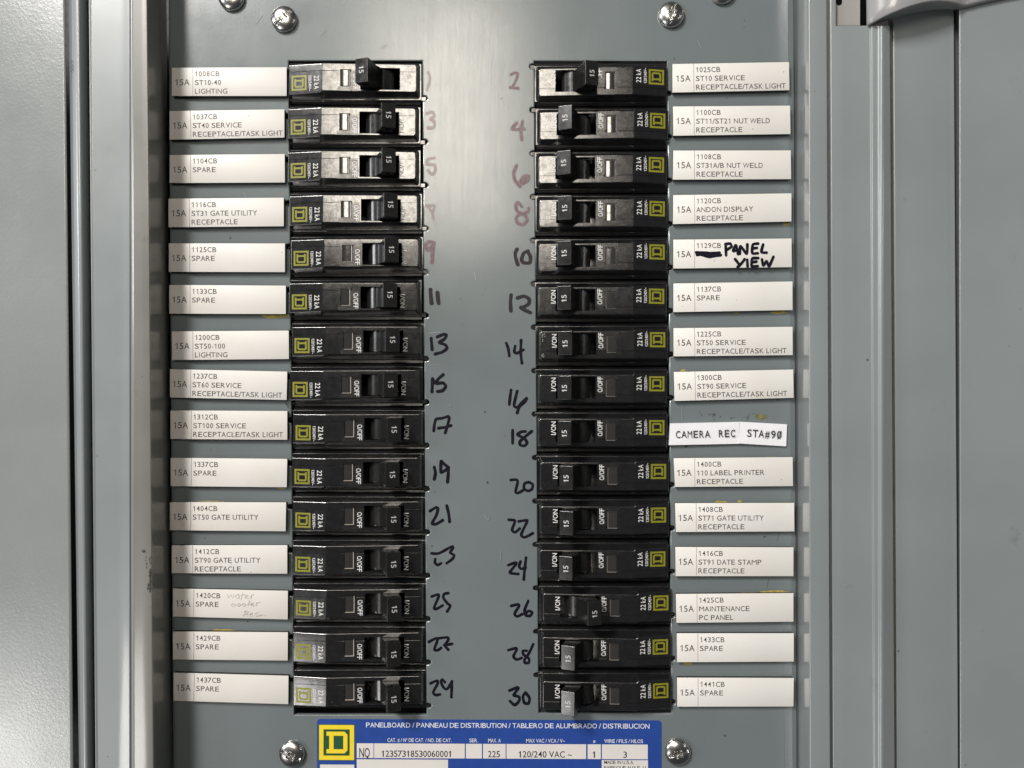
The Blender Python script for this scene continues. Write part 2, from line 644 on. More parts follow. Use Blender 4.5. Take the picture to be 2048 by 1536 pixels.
ZA = ((830, 120), .2344)
ZB = ((830, 460), .2344)
ZC = ((830, 800), .2083)
ZD = ((830, 1090), .2214)
YA = ((980, 120), .2344)
YB = ((980, 460), .2344)
YC = ((980, 800), .2083)
YD = ((980, 1090), .2214)
NUM = [
    (1, ZA, 22, M_markred, [[(112, 105), (128, 150), (118, 200), (102, 255)]]),
    (3, ZA, 26, M_markred, [[(100, 455), (150, 445), (165, 478), (135, 505), (165, 525), (160, 575), (110, 580)]]),
    (5, ZA, 26, M_markred, [[(165, 835), (110, 850), (105, 890), (165, 895), (172, 945), (145, 975), (110, 942)]]),
    (7, ZA, 22, M_markred, [[(95, 1242), (165, 1245), (150, 1300), (155, 1355)], [(110, 1250), (140, 1290)]]),
    (9, ZB, 34, M_markpur, [[(160, 112), (120, 102), (92, 130), (108, 168), (148, 145), (160, 115)], [(158, 112), (150, 200), (147, 275)]]),
    (11, ZB, 34, M_markmid, [[(132, 510), (135, 560), (142, 625)], [(192, 535), (195, 580), (202, 625)]]),
    (13, ZB, 26, M_marker, [[(138, 925), (146, 1020)], [(190, 912), (245, 890), (268, 898), (250, 930), (208, 960), (255, 978), (272, 1010), (230, 1042), (172, 1058)]]),
    (15, ZB, 27, M_marker, [[(150, 1270), (145, 1380)], [(240, 1235), (195, 1275), (185, 1308), (240, 1305), (262, 1335), (235, 1370), (192, 1378)], [(150, 1272), (172, 1305), (190, 1295)]]),
    (17, ZC, 27, M_marker, [[(180, 295), (188, 225), (205, 183), (260, 175), (318, 158), (327, 185), (308, 255), (290, 315)], [(225, 270), (285, 262), (345, 245)]]),
    (19, ZC, 30, M_marker, [[(185, 645), (196, 700), (185, 760)], [(250, 588), (248, 640), (250, 695), (290, 675), (320, 650), (285, 620), (254, 588)], [(320, 655), (318, 720), (312, 788)]]),
    (21, ZC, 28, M_marker, [[(145, 1065), (200, 1032), (220, 1045), (203, 1110), (165, 1182), (200, 1192), (265, 1155)], [(305, 1015), (322, 1090), (332, 1168)]]),
    (23, ZD, 24, M_marker, [[(150, 75), (215, 75), (330, 15), (342, 28), (318, 68), (352, 92), (338, 125), (285, 165)], [(182, 128), (180, 160), (205, 180), (235, 165)]]),
    (25, ZD, 24, M_marker, [[(152, 465), (205, 447), (215, 462), (172, 568), (200, 575), (250, 545)], [(300, 435), (265, 442), (255, 475), (290, 525), (318, 550), (290, 600)]]),
    (27, ZD, 24, M_marker, [[(125, 875), (190, 842), (203, 857), (175, 943), (205, 950), (235, 930)], [(215, 842), (290, 835), (300, 858), (270, 905), (300, 945)], [(262, 905), (335, 893)]]),
    (29, ZD, 24, M_marker, [[(140, 1250), (200, 1225), (203, 1255), (165, 1328), (185, 1355), (225, 1350)], [(270, 1240), (245, 1215), (235, 1240), (260, 1290), (290, 1300), (335, 1232)], [(333, 1230), (328, 1375)]]),
    (2, YA, 24, M_markpur, [[(180, 125), (205, 110), (235, 115), (230, 150), (195, 228)], [(172, 234), (240, 242)]]),
    (4, YA, 27, M_markpur, [[(228, 538), (188, 590), (295, 588)], [(280, 525), (262, 590), (272, 680)]]),
    (6, YA, 30, M_markpur, [[(225, 905), (202, 960), (212, 1020), (255, 1080)], [(252, 1055), (285, 1000), (328, 992), (322, 1030), (265, 1058), (300, 1022)]]),
    (8, YA, 27, M_markpur, [[(270, 1250), (240, 1215), (220, 1240), (235, 1290), (300, 1325), (318, 1370), (280, 1405), (238, 1392), (222, 1352), (250, 1318), (320, 1298), (332, 1265)]]),
    (10, YB, 30, M_markmid, [[(230, 165), (215, 200), (222, 250), (238, 295)], [(325, 180), (288, 198), (270, 250), (285, 278), (338, 280), (345, 230), (322, 185)]]),
    (12, YB, 30, M_markmid, [[(180, 555), (175, 620), (178, 690)], [(235, 580), (290, 565), (333, 590), (330, 630), (290, 655), (262, 662), (300, 685), (345, 705)]]),
    (14, YB, 24, M_marker, [[(138, 965), (155, 1010), (165, 1075)], [(215, 990), (207, 1038), (232, 1050), (285, 1022)], [(265, 940), (262, 1050), (272, 1135)]]),
    (16, YB, 25, M_marker, [[(180, 1365), (172, 1420), (165, 1488)], [(232, 1375), (205, 1495), (235, 1512), (275, 1470), (312, 1435), (300, 1462), (250, 1510), (232, 1560)]]),
    (18, YC, 28, M_marker, [[(217, 290), (217, 415)], [(340, 302), (300, 306), (265, 332), (330, 370), (355, 410), (330, 440), (290, 430), (287, 400), (330, 358), (400, 300)]]),
    (20, YC, 26, M_marker, [[(200, 768), (252, 765), (265, 790), (245, 880), (270, 892), (325, 862)], [(375, 788), (335, 800), (325, 845), (360, 872), (400, 858), (410, 812), (375, 790)]]),
    (22, YC, 26, M_marker, [[(180, 1150), (232, 1155), (238, 1172), (212, 1245), (240, 1270), (285, 1235)], [(275, 1165), (345, 1155), (355, 1168), (300, 1290), (335, 1317), (410, 1280)]]),
    (24, YD, 25, M_marker, [[(165, 182), (228, 160), (235, 172), (180, 245), (205, 257), (255, 262)], [(275, 150), (262, 195), (285, 215), (320, 205)], [(325, 115), (315, 200), (305, 310)]]),
    (26, YD, 25, M_marker, [[(192, 550), (252, 537), (262, 552), (222, 620), (245, 645), (290, 625)], [(345, 505), (312, 590), (322, 635), (360, 640), (380, 610), (350, 595), (325, 615)]]),
    (28, YD, 24, M_marker, [[(165, 950), (232, 932), (240, 947), (212, 1005), (240, 1035), (285, 1020)], [(330, 955), (297, 957), (302, 990), (350, 1025), (350, 1062), (317, 1065), (312, 1035), (350, 980), (390, 897)]]),
    (30, YD, 26, M_marker, [[(175, 1315), (248, 1287), (252, 1302), (215, 1355), (262, 1372), (262, 1410), (222, 1445), (180, 1410)], [(320, 1335), (297, 1370), (310, 1425), (348, 1430), (355, 1380), (322, 1335)]]),
]
for n, (org, sc), w, mat, paths in NUM:
    mb = MB()
    strokes(mb, paths, org, sc, w * 1.07, .06)
    o = on(plate, mb.build('marker_number', mat))
    ink = {M_markred: 'faded red', M_markpur: 'worn purple', M_markmid: 'thin dark purple'}.get(mat, 'black')
    tag(o, 'handwritten %d in %s marker' % (n, ink))


def blob(mb, cx, cy, rx, ry, h, seed, n=18):
    rnd = random.Random(seed)
    k = [rnd.uniform(.65, 1.15) for _ in range(n)]
    ring = [P(cx + rx * k[i] * math.cos(i * 2 * math.pi / n), cy + ry * k[i] * math.sin(i * 2 * math.pi / n), h) for i in range(n)]
    mb.add(ring + [P(cx, cy, h + .12)], [((i + 1) % n, i, n) for i in range(n)])


# dried glue squeezed out around the tags, and scuffs
for k, (x, y, rx, ry) in enumerate([(549, 632, 27, 5), (1572, 448, 7, 4), (1556, 625, 17, 3), (1473, 626, 4, 2), (1366, 741, 6, 2.5), (1552, 1184, 32, 4),
                                    (1500, 1186, 26, 2), (1440, 1005, 16, 4), (1480, 1003, 5, 4), (1376, 1327, 11, 3), (447, 1261, 26, 3), (562, 977, 10, 1.6), (420, 1003, 30, 1.4), (1540, 915, 34, 1.6)]):
    mb = MB()
    blob(mb, x, y, rx, ry, .05, k)
    on(plate, mb.build('glue_residue', M_glue, smooth=60))
mb = MB()
for k, (x, y, rx, ry) in enumerate([(1523, 834, 13, 5.5), (1514, 831, 6, 3)]):
    blob(mb, x, y, rx, ry, .05, 40 + k)
on(plate, mb.build('glue_residue', M_glue2, smooth=60))
mb = MB()
rn = random.Random(3)
for k in range(26):
    blob(mb, rn.uniform(1395, 1510), rn.gauss(832, 4), rn.uniform(.6, 2.2), rn.uniform(.5, 1.2), .05, 60 + k, 7)
for k, (x, y, rx, ry) in enumerate([(1428, 829, 4, 2.5), (1372, 893, 5, 2), (975, 965, 3.2, 2.6), (1529, 1073, 3, 2), (1348, 117, 1.6, 1.6), (1488, 54, 1.2, 1), (1489, 41, 1, 1), (495, 1243, 1.8, 1.5), (421, 900, 1.4, 1.2), (410, 1076, 1.3, 1.6),
                                    (924, 649, 1.4, 1), (921, 598, 2.2, .9), (870, 984, 1, 1.6), (1454, 196, 1, 1.4), (1566, 380, 1.3, 1.1), (1010, 872, 1, 1)]):
    blob(mb, x, y, rx, ry, .05, 100 + k, 9)
strokes(mb, [[(577, 816), (571, 806), (581, 812)], [(571, 806), (585, 822)]], (0, 0), 1, 1.4, .05)
strokes(mb, [[(1558, 1068), (1554, 1083)], [(1537, 1158), (1534, 1176)]], (0, 0), 1, .7, .05)
on(plate, mb.build('scuff_mark', M_soot))
mb = MB()
strokes(mb, [[(856, 667), (868, 665), (880, 664)], [(855, 730), (878, 730)], [(1363, 812), (1364, 845)], [(968, 1030), (976, 1040), (979, 1032)], [(899, 812), (902, 809)], [(524, 30), (512, 46)], [(640, 70), (652, 58)], [(1395, 80), (1402, 96)], [(948, 545), (952, 560)], [(1002, 1100), (1000, 1122)], [(760, 95), (775, 88)], [(1437, 1262), (1441, 1266)], [(487, 385), (492, 394)]], (0, 0), 1, .8, .05)
on(plate, mb.build('scratch', plain('bare_scratch', (.30, .32, .32), .4)))

# ------------------------------------------------------------------ trim frame around the plate
frame = empty('trim_frame', P(960, 1626, 0))
tag(frame, 'grey steel trim frame whose inner flanges border the recessed breaker plate', 'trim frame')
left = [(137, 158, -6, 0), (137, 158, 15.0, 1.2), (143, 162, 17.6, 1.2), (152, 169, 18.6, 2.2), (160, 176, 18.2, 2), (175, 188.5, 13.8, .3), (176, 189.5, 12.5, 0), (177.5, 191, 12.5, 0),
        (177.5, 191, 17.4, .35), (183, 196, 17.05, 1), (244, 243, 16.9, 40), (259, 259, 17.25, .5), (261, 263, 16.8, .3), (264, 267, 16.8, 0)]
on(frame, rail(left, seg=8).build('frame_rail', M_frame, smooth=40))
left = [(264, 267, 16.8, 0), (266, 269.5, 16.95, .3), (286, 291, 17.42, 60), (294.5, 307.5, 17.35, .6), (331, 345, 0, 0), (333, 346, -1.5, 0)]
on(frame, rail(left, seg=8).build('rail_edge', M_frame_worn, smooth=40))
on(frame, rail([(1585.5, 1591.5, -6, 0), (1585.5, 1591.5, -2, 0), (1614.3, 1617, 15.2, 0)], seg=6).build('inner_flange', M_flange, smooth=40))
right = [(1614.3, 1617, 15.2, 0), (1617.3, 1620, 17, .5), (1653, 1660, 17, .4), (1654, 1661, 13.2, 0)]
on(frame, rail(right, seg=6).build('frame_rail', M_frame, smooth=40))
# dirty chipped patch on the left rail
mb = MB()
rn = random.Random(5)
for k in range(30):
    t = rn.random()
    blob(mb, 301.5 - abs(rn.gauss(0, 5)), 1112 + t * 68 + rn.gauss(0, 5), rn.uniform(.5, 1.8), rn.uniform(.7, 3.4), 17.55, 200 + k, 8)
for k in range(8):
    blob(mb, 300.5 - rn.random(), 1140 + 6 * k, 1.6, 4.5, 17.55, 260 + k, 9)
blob(mb, 287, 1102, 4, 3, 17.55, 291, 9)
on(frame, mb.build('scuff_mark', M_soot))
mb = MB()
for k, (x, y) in enumerate([(142, 126), (144, 131), (143, 135), (145, 139), (142, 142), (144, 122)]):
    blob(mb, x, y, 1.6, 1.8, 18.2, 300 + k, 8)
on(frame, mb.build('scuff_mark', M_soot))

# ------------------------------------------------------------------ door leaf on the left
door = empty('cabinet_door', P(40, 1626, 0))
tag(door, 'flat grey steel door leaf at the left edge, shining towards its lower corner', 'cabinet door')
dl = [(-460, -460, 14, 0), (125, 141, 16.2, 1.0), (130.5, 147, 15.8, .8), (131, 147.5, -4, 0)]
on(door, rail(dl, seg=5).build('door_sheet', M_door, smooth=40))
bm = bmesh.new()   # pressed dimple in the sheet
ring_r = [(0, .02), (4.2, .05), (7, .22), (9.5, .30), (12, .12), (14.5, -.02)]
prev = None
hb = 15.75
for r, dh in ring_r:
    ring = [bm.verts.new(P(107 + r * math.cos(a * math.pi / 12), 1338 + r * math.sin(a * math.pi / 12), hb + dh)) for a in range(24)] if r else [bm.verts.new(P(107, 1338, hb + dh))]
    if prev:
        for a in range(24):
            b_ = (a + 1) % 24
            if len(prev) == 1: bm.faces.new((prev[0], ring[a], ring[b_]))
            else: bm.faces.new((prev[a], ring[a], ring[b_], prev[b_]))
    prev = ring
on(door, link_mesh('dimple', bm_mesh(bm, 'dimple'), M_door, smooth=80))

# ------------------------------------------------------------------ latch side of the cabinet
side = empty('latch_frame', P(1860, 1626, 0))
tag(side, 'grey steel latch-side frame with a worn lip, a flat strip and an outer panel', 'cabinet frame')
# face with the latch cut-out, lip
face = [(1653, 1660, 13.6, 0), (1659, 1665, 13.6, 0), (1659.5, 1665.5, 15.5, .5), (1686, 1688, 15.6, 4), (1740, 1747, 15.6, .3), (1742.5, 1749, 16.5, .5), (1757, 1757, 16.55, 1.0), (1763, 1762, 17.6, .9), (1768, 1767, 17.3, 1.0), (1779, 1789, 15.8, .4), (1779.5, 1789.5, 10, 0)]


def top_cut(mb_rail_prof, y0, y1): return rail(mb_rail_prof, y0=y0, y1=y1, seg=5)


on(side, top_cut(face, 51.5, 1700).build('lip', M_frame, smooth=40))
on(side, top_cut([(1653, 1660, 13.6, 0), (1659, 1665, 13.6, 0), (1659.5, 1665.5, 15.5, .5), (1671.5, 1673, 15.6, .3), (1672, 1673.5, 12, 0)], -150, 51.5).build('lip', M_frame, smooth=40))
on(side, rail([(1776, 1786, 11.5, 0), (1786, 1794, 11.5, 0)], y0=36).build('worn_flange', M_rust, smooth=40))
on(side, rail([(1784, 1792, 2, 0), (1784.5, 1792.5, 12.5, .6), (1907.5, 1916.5, 12.5, .6), (1908, 1917, 2, 0)]).build('strip', M_frame, smooth=40))
on(side, rail([(1917, 1920, 2, 0), (1917.5, 1919.5, 15.4, .5), (2600, 2600, 15.4, 0)]).build('outer_panel', M_frame, smooth=40))
on(side, rail([(1900, 1906, 9.6, 0), (1925, 1928, 9.6, 0)]).build('groove', plain('groove_shade', (.10, .105, .108), .5)))

# ------------------------------------------------------------------ door latch
latch = empty('door_latch', P(1830, 0, 12))
tag(latch, 'curved grey metal door latch cup at the top right with a black gap beside it', 'door latch')
bm = bmesh.new()
q = [(1672, -150), (1720, -150), (1720, 51), (1672, 51)]
prism(bm, [P(x, y, 13.2) for x, y in q], [P(x, y, 10) for x, y in q])
on(latch, link_mesh('strike_plate', bm_mesh(bm, 'strike_plate'), M_strike))
bm = bmesh.new()
q = [(1718.5, -150), (1741, -150), (1741, 51.4), (1718.5, 51.4)]
prism(bm, [P(x, y, 11.5) for x, y in q], [P(x, y, 4) for x, y in q])
on(latch, link_mesh('gap_dark_fill', bm_mesh(bm, 'gap_dark_fill'), M_slot))  # black block in the slot; the gap's darkness is put into its colour
bm = bmesh.new()
q = [(1672.5, -30), (1684, -30), (1684, 5), (1682, 9), (1678, 10.3), (1674.5, 9), (1672.5, 5)]
prism(bm, [P(x, y, 13.4) for x, y in q], [P(x, y, 11) for x, y in q])
on(latch, link_mesh('pin_hole', bm_mesh(bm, 'pin_hole'), M_slot))
curve = [(1738, 50), (1747, 45.5), (1760, 38), (1774, 31), (1788, 25), (1805, 18), (1823, 12), (1843, 6.5), (1862, 3.3), (1880, 2.5), (1897, 3.8), (1910, 6.5), (1921, 10.5), (1931, 13.2), (1942, 11), (1960, 6), (1985, 0.5), (2010, -5), (2060, -14), (2120, -90)]
bm = bmesh.new()


def cup_h(x):      # the pull bulges towards the middle and dies out at both sides
    t = (x - 1738) / (1931 - 1738)
    return 17.2 + 6.5 * max(0, math.sin(math.pi * min(1, max(0, t)))) ** .8


low, mid, top = [], [], []
for x, y in curve:
    h = cup_h(x)
    low.append(bm.verts.new(P(x, y, h)))
    mid.append(bm.verts.new(P(x, y - 9 - 22 * (h - 17.2) / 6.5, h + .9)))
    top.append(bm.verts.new(P(x, -150, h + .9)))
bl = [bm.verts.new((v.co.x, -.0150, v.co.z)) for v in low]
bt = [bm.verts.new((v.co.x, -.0150, v.co.z)) for v in top]
for i in range(len(low) - 1):
    for p, q_ in ((low, mid), (mid, top), (top, bt), (bl, low)):
        bm.faces.new((p[i], p[i + 1], q_[i + 1], q_[i]))
bm.faces.new((low[0], mid[0], top[0], bt[0], bl[0]))
bm.normal_update()
bmesh.ops.recalc_face_normals(bm, faces=bm.faces[:])
es = [e for e in bm.edges if len(e.link_faces) == 2 and e.calc_face_angle(0) > math.radians(50)]
bmesh.ops.bevel(bm, geom=es, offset=.0006, segments=3, profile=.5, affect='EDGES', clamp_overlap=True)
on(latch, link_mesh('cup', weighted(bm_mesh(bm, 'cup')), M_latch, smooth=0))

# ------------------------------------------------------------------ pan head screws
HEADS = [(567, 37, 26, 40, 'steel pan head screw at the top left above the first breaker'),
         (462, -6, 25, 10, 'steel screw cut off by the top edge left of the other screws'),
         (1343, 28, 27, 75, 'steel pan head screw at the top right above the breakers'),
         (1445, -19, 26, 20, 'steel screw barely showing at the top edge on the right'),
         (583, 1509, 26, -25, 'steel pan head screw at the bottom left of the blue nameplate'),
         (1356, 1505, 27, 15, 'steel pan head screw at the bottom right of the blue nameplate')]


def screw_mesh(rot):
    R = .0056
    bm = bmesh.new()
    nr, na = 30, 80
    rings = []
    c, s = math.cos(math.radians(rot)), math.sin(math.radians(rot))
    for i in range(nr + 1):
        r = i / nr
        ring = []
        for a in range(na):
            t = a * 2 * math.pi / na
            x, z = r * math.cos(t), r * math.sin(t)
            u, v = x * c + z * s, -x * s + z * c
            h = .0031 * math.sqrt(max(0, 1 - (r * .93) ** 2.4)) + .0002
            slot = max(0, 1 - max(0, abs(v) - .085) / .05) * max(0, min(1, (.80 - abs(u)) / .12))
            cross = max(0, 1 - max(0, max(abs(u), abs(v)) - .20) / .09)
            h -= .0010 * min(1, slot) + .0011 * min(1, cross)
            ring.append(bm.verts.new((x * R, -h, z * R)))
        rings.append(ring)
    rim = [bm.verts.new((v.co.x, 0, v.co.z)) for v in rings[-1]]
    rings.append(rim)
    for i in range(len(rings) - 1):
        for a in range(na):
            b_ = (a + 1) % na
            bm.faces.new((rings[i][a], rings[i][b_], rings[i + 1][b_], rings[i + 1][a]))
    bmesh.ops.remove_doubles(bm, verts=bm.verts[:], dist=1e-7)
    return bm_mesh(bm, 'screw')


for x, y, r, rot, lab in HEADS:
    o = link_mesh('screw', screw_mesh(rot), M_steel, smooth=40)
    o.location = P(x, y, 1.5)
    o.location.y = 0.0
    tag(o, lab, 'screw', 'pan head screws in the plate')

# ------------------------------------------------------------------ circuit breaker (built once, left-hand version)
O0 = P(716.7, 683.5, 0)


def L(px, py, h): return P(px, py, h) - O0


def slope_h(px): return 1.75 + 2.25 * (px - 583.5) / 66.5 if px < 650 else 4.0 - (px - 650) * .00945


def box_mesh(px0, px1, py0, py1, h0, h1):
    bm = bmesh.new()
    prism(bm, [L(px0, py1, h1), L(px1, py1, h1), L(px1, py0, h1), L(px0, py0, h1)],
          [Vector((L(px, py, h1).x, -h0 * 1e-3, L(px, py, h1).z)) for px, py in ((px0, py1), (px1, py1), (px1, py0), (px0, py0))])
    return bm_mesh(bm, 'work')


def make_body():
    bm = bmesh.new()
    z0, z1 = -42.75 * S, 42.75 * S
    x0, x1 = -133 * S, 132.5 * S
    sec = [(z0, .020), (z0, .0022), (-37 * S, .0006), (36.5 * S, .0006), (z1, .0022), (z1, .020)]
    prism(bm, [Vector((x0, y, z)) for z, y in sec], [Vector((x1, y, z)) for z, y in sec])
    bevel_sharp(bm, .00025, 2)
    slab = bm_mesh(bm, 'work')
    bm = bmesh.new()
    st = [(x, slope_h(x), *k) for x, *k in ((583.8, 719.5, 713.0, 654.5, 647), (648.5, 719.5, 711.2, 653.8, 647), (651.5, 719.5, 708.6, 653.0, 647), (839.5, 719.5, 708.6, 653.0, 647))]
    rows = []
    for i, (x, h, b0, f0, f1, b1) in enumerate(st):
        xb = 583.0 if i == 0 else (847 if i == 3 else x)
        bx = lambda yy: Vector((L(xb, yy, -.6).x, .0010, L(xb, yy, -.6).z))
        rows.append([bm.verts.new(v) for v in (bx(b0), L(x, f0, h), L(x, f1, h), bx(b1))])
    for a, b in zip(rows, rows[1:]):
        for i in range(4):
            j = (i + 1) % 4
            bm.faces.new((a[i], a[j], b[j], b[i]))
    bm.faces.new(rows[0])
    bm.faces.new(rows[-1][::-1])
    bm.normal_update()
    bmesh.ops.recalc_face_normals(bm, faces=bm.faces[:])
    bm.edges.ensure_lookup_table()
    e = [ed for ed in bm.edges if set(ed.verts) in ({rows[-1][0], rows[-1][1]}, {rows[-1][2], rows[-1][3]})]
    bmesh.ops.bevel(bm, geom=e, offset=.0011, segments=4, profile=.5, affect='EDGES')
    bevel_sharp(bm, .00042, 3, 20)
    block = bm_mesh(bm, 'work')
    tab = box_mesh(846, 857.5, 714, 721, -4, -.7)
    tab2 = box_mesh(575, 586, 662, 669, -6, -2.2)
    me = boolean(slab, [block, tab, tab2], 'UNION')
    slot = box_mesh(724, 804, 660, 704.3, -14, 6)
    win = box_mesh(684, 706.2, 664.2, 699.2, 2.2, 6)
    gb = bmesh.new()
    prof = [(582, slope_h(582) - .22), (650, 3.78), (842, slope_h(842) - .22), (842, 6), (582, 6)]
    za, zb = L(650, 667.6, 3.5).z, L(650, 668.8, 3.5).z
    prism(gb, [Vector((L(x, 668, h).x, -h * 1e-3, za)) for x, h in prof], [Vector((L(x, 668, h).x, -h * 1e-3, zb)) for x, h in prof])
    groove = bm_mesh(gb, 'work')
    return boolean(me, [slot, win, groove])


def make_insert():
    mb = MB()
    h = .05
    # ring around the window and the O/OFF field, as quads that meet edge to edge
    for x0, y0, x1, y1 in ((707, 669.8, 723.6, 708), (681.2, 700, 707, 708)):
        mb.add([L(x, y, slope_h(x) + h) for x, y in ((x0, y1), (x1, y1), (x1, y0), (x0, y0))], [(0, 1, 2, 3)])
    return mb.mesh('face_insert')


def make_window():
    """bowed clear lens set in the pocket"""
    mb = MB()
    n = 12
    vs = []
    for i in range(n + 1):
        t = i / n
        x = 686.3 + (703.8 - 686.3) * t
        h = slope_h(x) - .38 + .10 * (1 - (2 * t - 1) ** 2)
        vs += [L(x, 697.2, h), L(x, 666.2, h)]
    mb.add(vs, [(2 * i, 2 * i + 2, 2 * i + 3, 2 * i + 1) for i in range(n)])
    return mb.mesh('indicator_window')


def make_rim():
    mb = MB()
    o = (684.2, 664.4, 706.0, 699.0)
    i = (686.1, 666.0, 704.0, 697.4)
    A = [L(x, y, slope_h(x) - .08) for x, y in ((o[0], o[3]), (o[2], o[3]), (o[2], o[1]), (o[0], o[1]))]
    B = [L(x, y, slope_h(x) - .6) for x, y in ((i[0], i[3]), (i[2], i[3]), (i[2], i[1]), (i[0], i[1]))]
    mb.add(A + B, [(k, (k + 1) % 4, 4 + (k + 1) % 4, 4 + k) for k in range(4)])
    return mb.mesh('window_rim')


def shape_d(mb, fn, k0=0.0):
    """square ring and slab-serif D in a unit square; fn maps (u, v) to a point"""
    def quad(a, b, c, d): mb.add([fn(a, b), fn(c, b), fn(c, d), fn(a, d)], [(0, 1, 2, 3)])
    def poly(p): mb.add([fn(*q) for q in p], [tuple(range(len(p)))])
    t = .125
    quad(0, 0, 1, t); quad(0, 1 - t, 1, 1); quad(0, t, t, 1 - t); quad(1 - t, t, 1, 1 - t)
    m = lambda u: .21 + .60 * u
    n = lambda u: .19 + .62 * u
    M_ = lambda p: [(m(a), n(b)) for a, b in p]
    poly(M_([(0, .81), (1, .81), (1, .86), (.86, 1), (0, 1)]))
    poly(M_([(0, 0), (.86, 0), (1, .14), (1, .19), (0, .19)]))
    quad(m(.13), n(.19), m(.34), n(.81)); quad(m(.80), n(.19), m(1), n(.81))


def make_emblem():
    mb = MB()
    def fn(u, v):   # reads downwards: u runs down, v runs right
        px, py = 589.1 + 30.2 * v, 675.9 + 30.2 * u
        return L(px, py, slope_h(px) + .06)
    shape_d(mb, fn)
    return mb.mesh('emblem')


def make_lettering():
    mb = MB()
    def line(s, x0, x1, y0, y1, bold, dh=.1):
        a, b, c = [L(x, y, slope_h(x) + dh) for x, y in ((x0, y0), (x0, y1), (x1, y0))]
        text(mb, s, a, b - a, c - a, bold)
    line('22 kA', 634.2, 644, 677.3, 705, True, .07)
    line('120/240V~', 623.2, 628.9, 676.5, 708, True, .07)
    line('O/OFF', 712.4, 722, 673.4, 705.2, True)
    line('I/ON', 805.8, 815.4, 675, 703.2, True, .07)
    return mb.mesh('lettering')


def make_handle():
    mm = 1e-3
    zc = L(760, 682.3, 3.5).z
    def ring(pts, z): return [Vector((x * mm, -r * mm, zc + z * mm)) for x, r in pts]
    bm = bmesh.new()
    tip = [(-3.05, 18.6), (3.05, 18.6), (3.05, 15.0), (3.3, 12.0), (4.2, 6.0), (-4.2, 6.0), (-3.3, 12.0), (-3.05, 15.0)]
    zh = [5.15, 5.15, 5.0, 4.55, 4.5, 4.5, 4.55, 5.0]
    prism(bm, [Vector((x * mm, -r * mm, zc - z * mm)) for (x, r), z in zip(tip, zh)], [Vector((x * mm, -r * mm, zc + z * mm)) for (x, r), z in zip(tip, zh)])
    bevel_sharp(bm, .00028, 2, 30)
    body = bm_mesh(bm, 'work')
    bm = bmesh.new()
    circ = [(.2 + 1.25 * math.cos(a * math.pi / 10), 16.0 + 1.25 * math.sin(a * math.pi / 10)) for a in range(20)]
    prism(bm, ring(circ, 4.2), ring(circ, 7))
    c1 = bm_mesh(bm, 'work')
    bm = bmesh.new()
    prism(bm, ring(circ, -7), ring(circ, -4.2))
    c2 = bm_mesh(bm, 'work')
    body = boolean(body, [c1, c2])
    bm = bmesh.new()
    arc = [(8.3 * math.sin(t * math.pi / 180), 8.3 * math.cos(t * math.pi / 180)) for t in range(-66, 67, 6)]
    dr = arc + [(3, 1), (-3, 1)]
    prism(bm, ring(dr, -4.4), ring(dr, 4.4))
    drum = bm_mesh(bm, 'work')
    bm = bmesh.new()
    bm.from_mesh(body)
    bm.from_mesh(drum)
    me = bpy.data.meshes.new('handle')
    bm.to_mesh(me)
    bm.free()
    mb = MB()
    r = 18.66
    o = Vector((-1.12 * mm, -r * mm, zc + 1.95 * mm))
    text(mb, '15', o, Vector((0, 0, -3.3 * mm)), Vector((2.2 * mm, 0, 0)), True)
    return me, mb.mesh('lettering')


ME = dict(body=(weighted(make_body()), M_black, 0), insert=(make_insert(), M_insert, 0), window=(make_window(), M_lens, 80), rim=(make_rim(), M_rim, 0),
          emblem=(make_emblem(), M_yellow, 0), lettering=(make_lettering(), M_white, 0))
HM, HT = make_handle()
pivot = Vector((L(766.5, 683.5, 0).x, .006, 0))
proto = empty('circuit_breaker')
for nm, key in (('body', 'body'), ('face_insert', 'insert'), ('emblem', 'emblem'), ('lettering', 'lettering')):
    link_mesh(nm, ME[key][0], ME[key][1], proto, ME[key][2])
w_ = link_mesh('indicator_window', ME['window'][0], M_lens, proto, 80)
link_mesh('rim', ME['rim'][0], M_rim, w_, 0)
hd = link_mesh('handle', weighted(HM), M_handle, proto, 0)
hd.location = pivot
link_mesh('lettering', HT, plain('handle_print', (.55, .55, .55), .5), hd, 0)


def copy_tree(o, parent=None):
    c = o.copy()
    COL.objects.link(c)
    c.parent = parent
    for ch in o.children:
        copy_tree(ch, c)
    return c


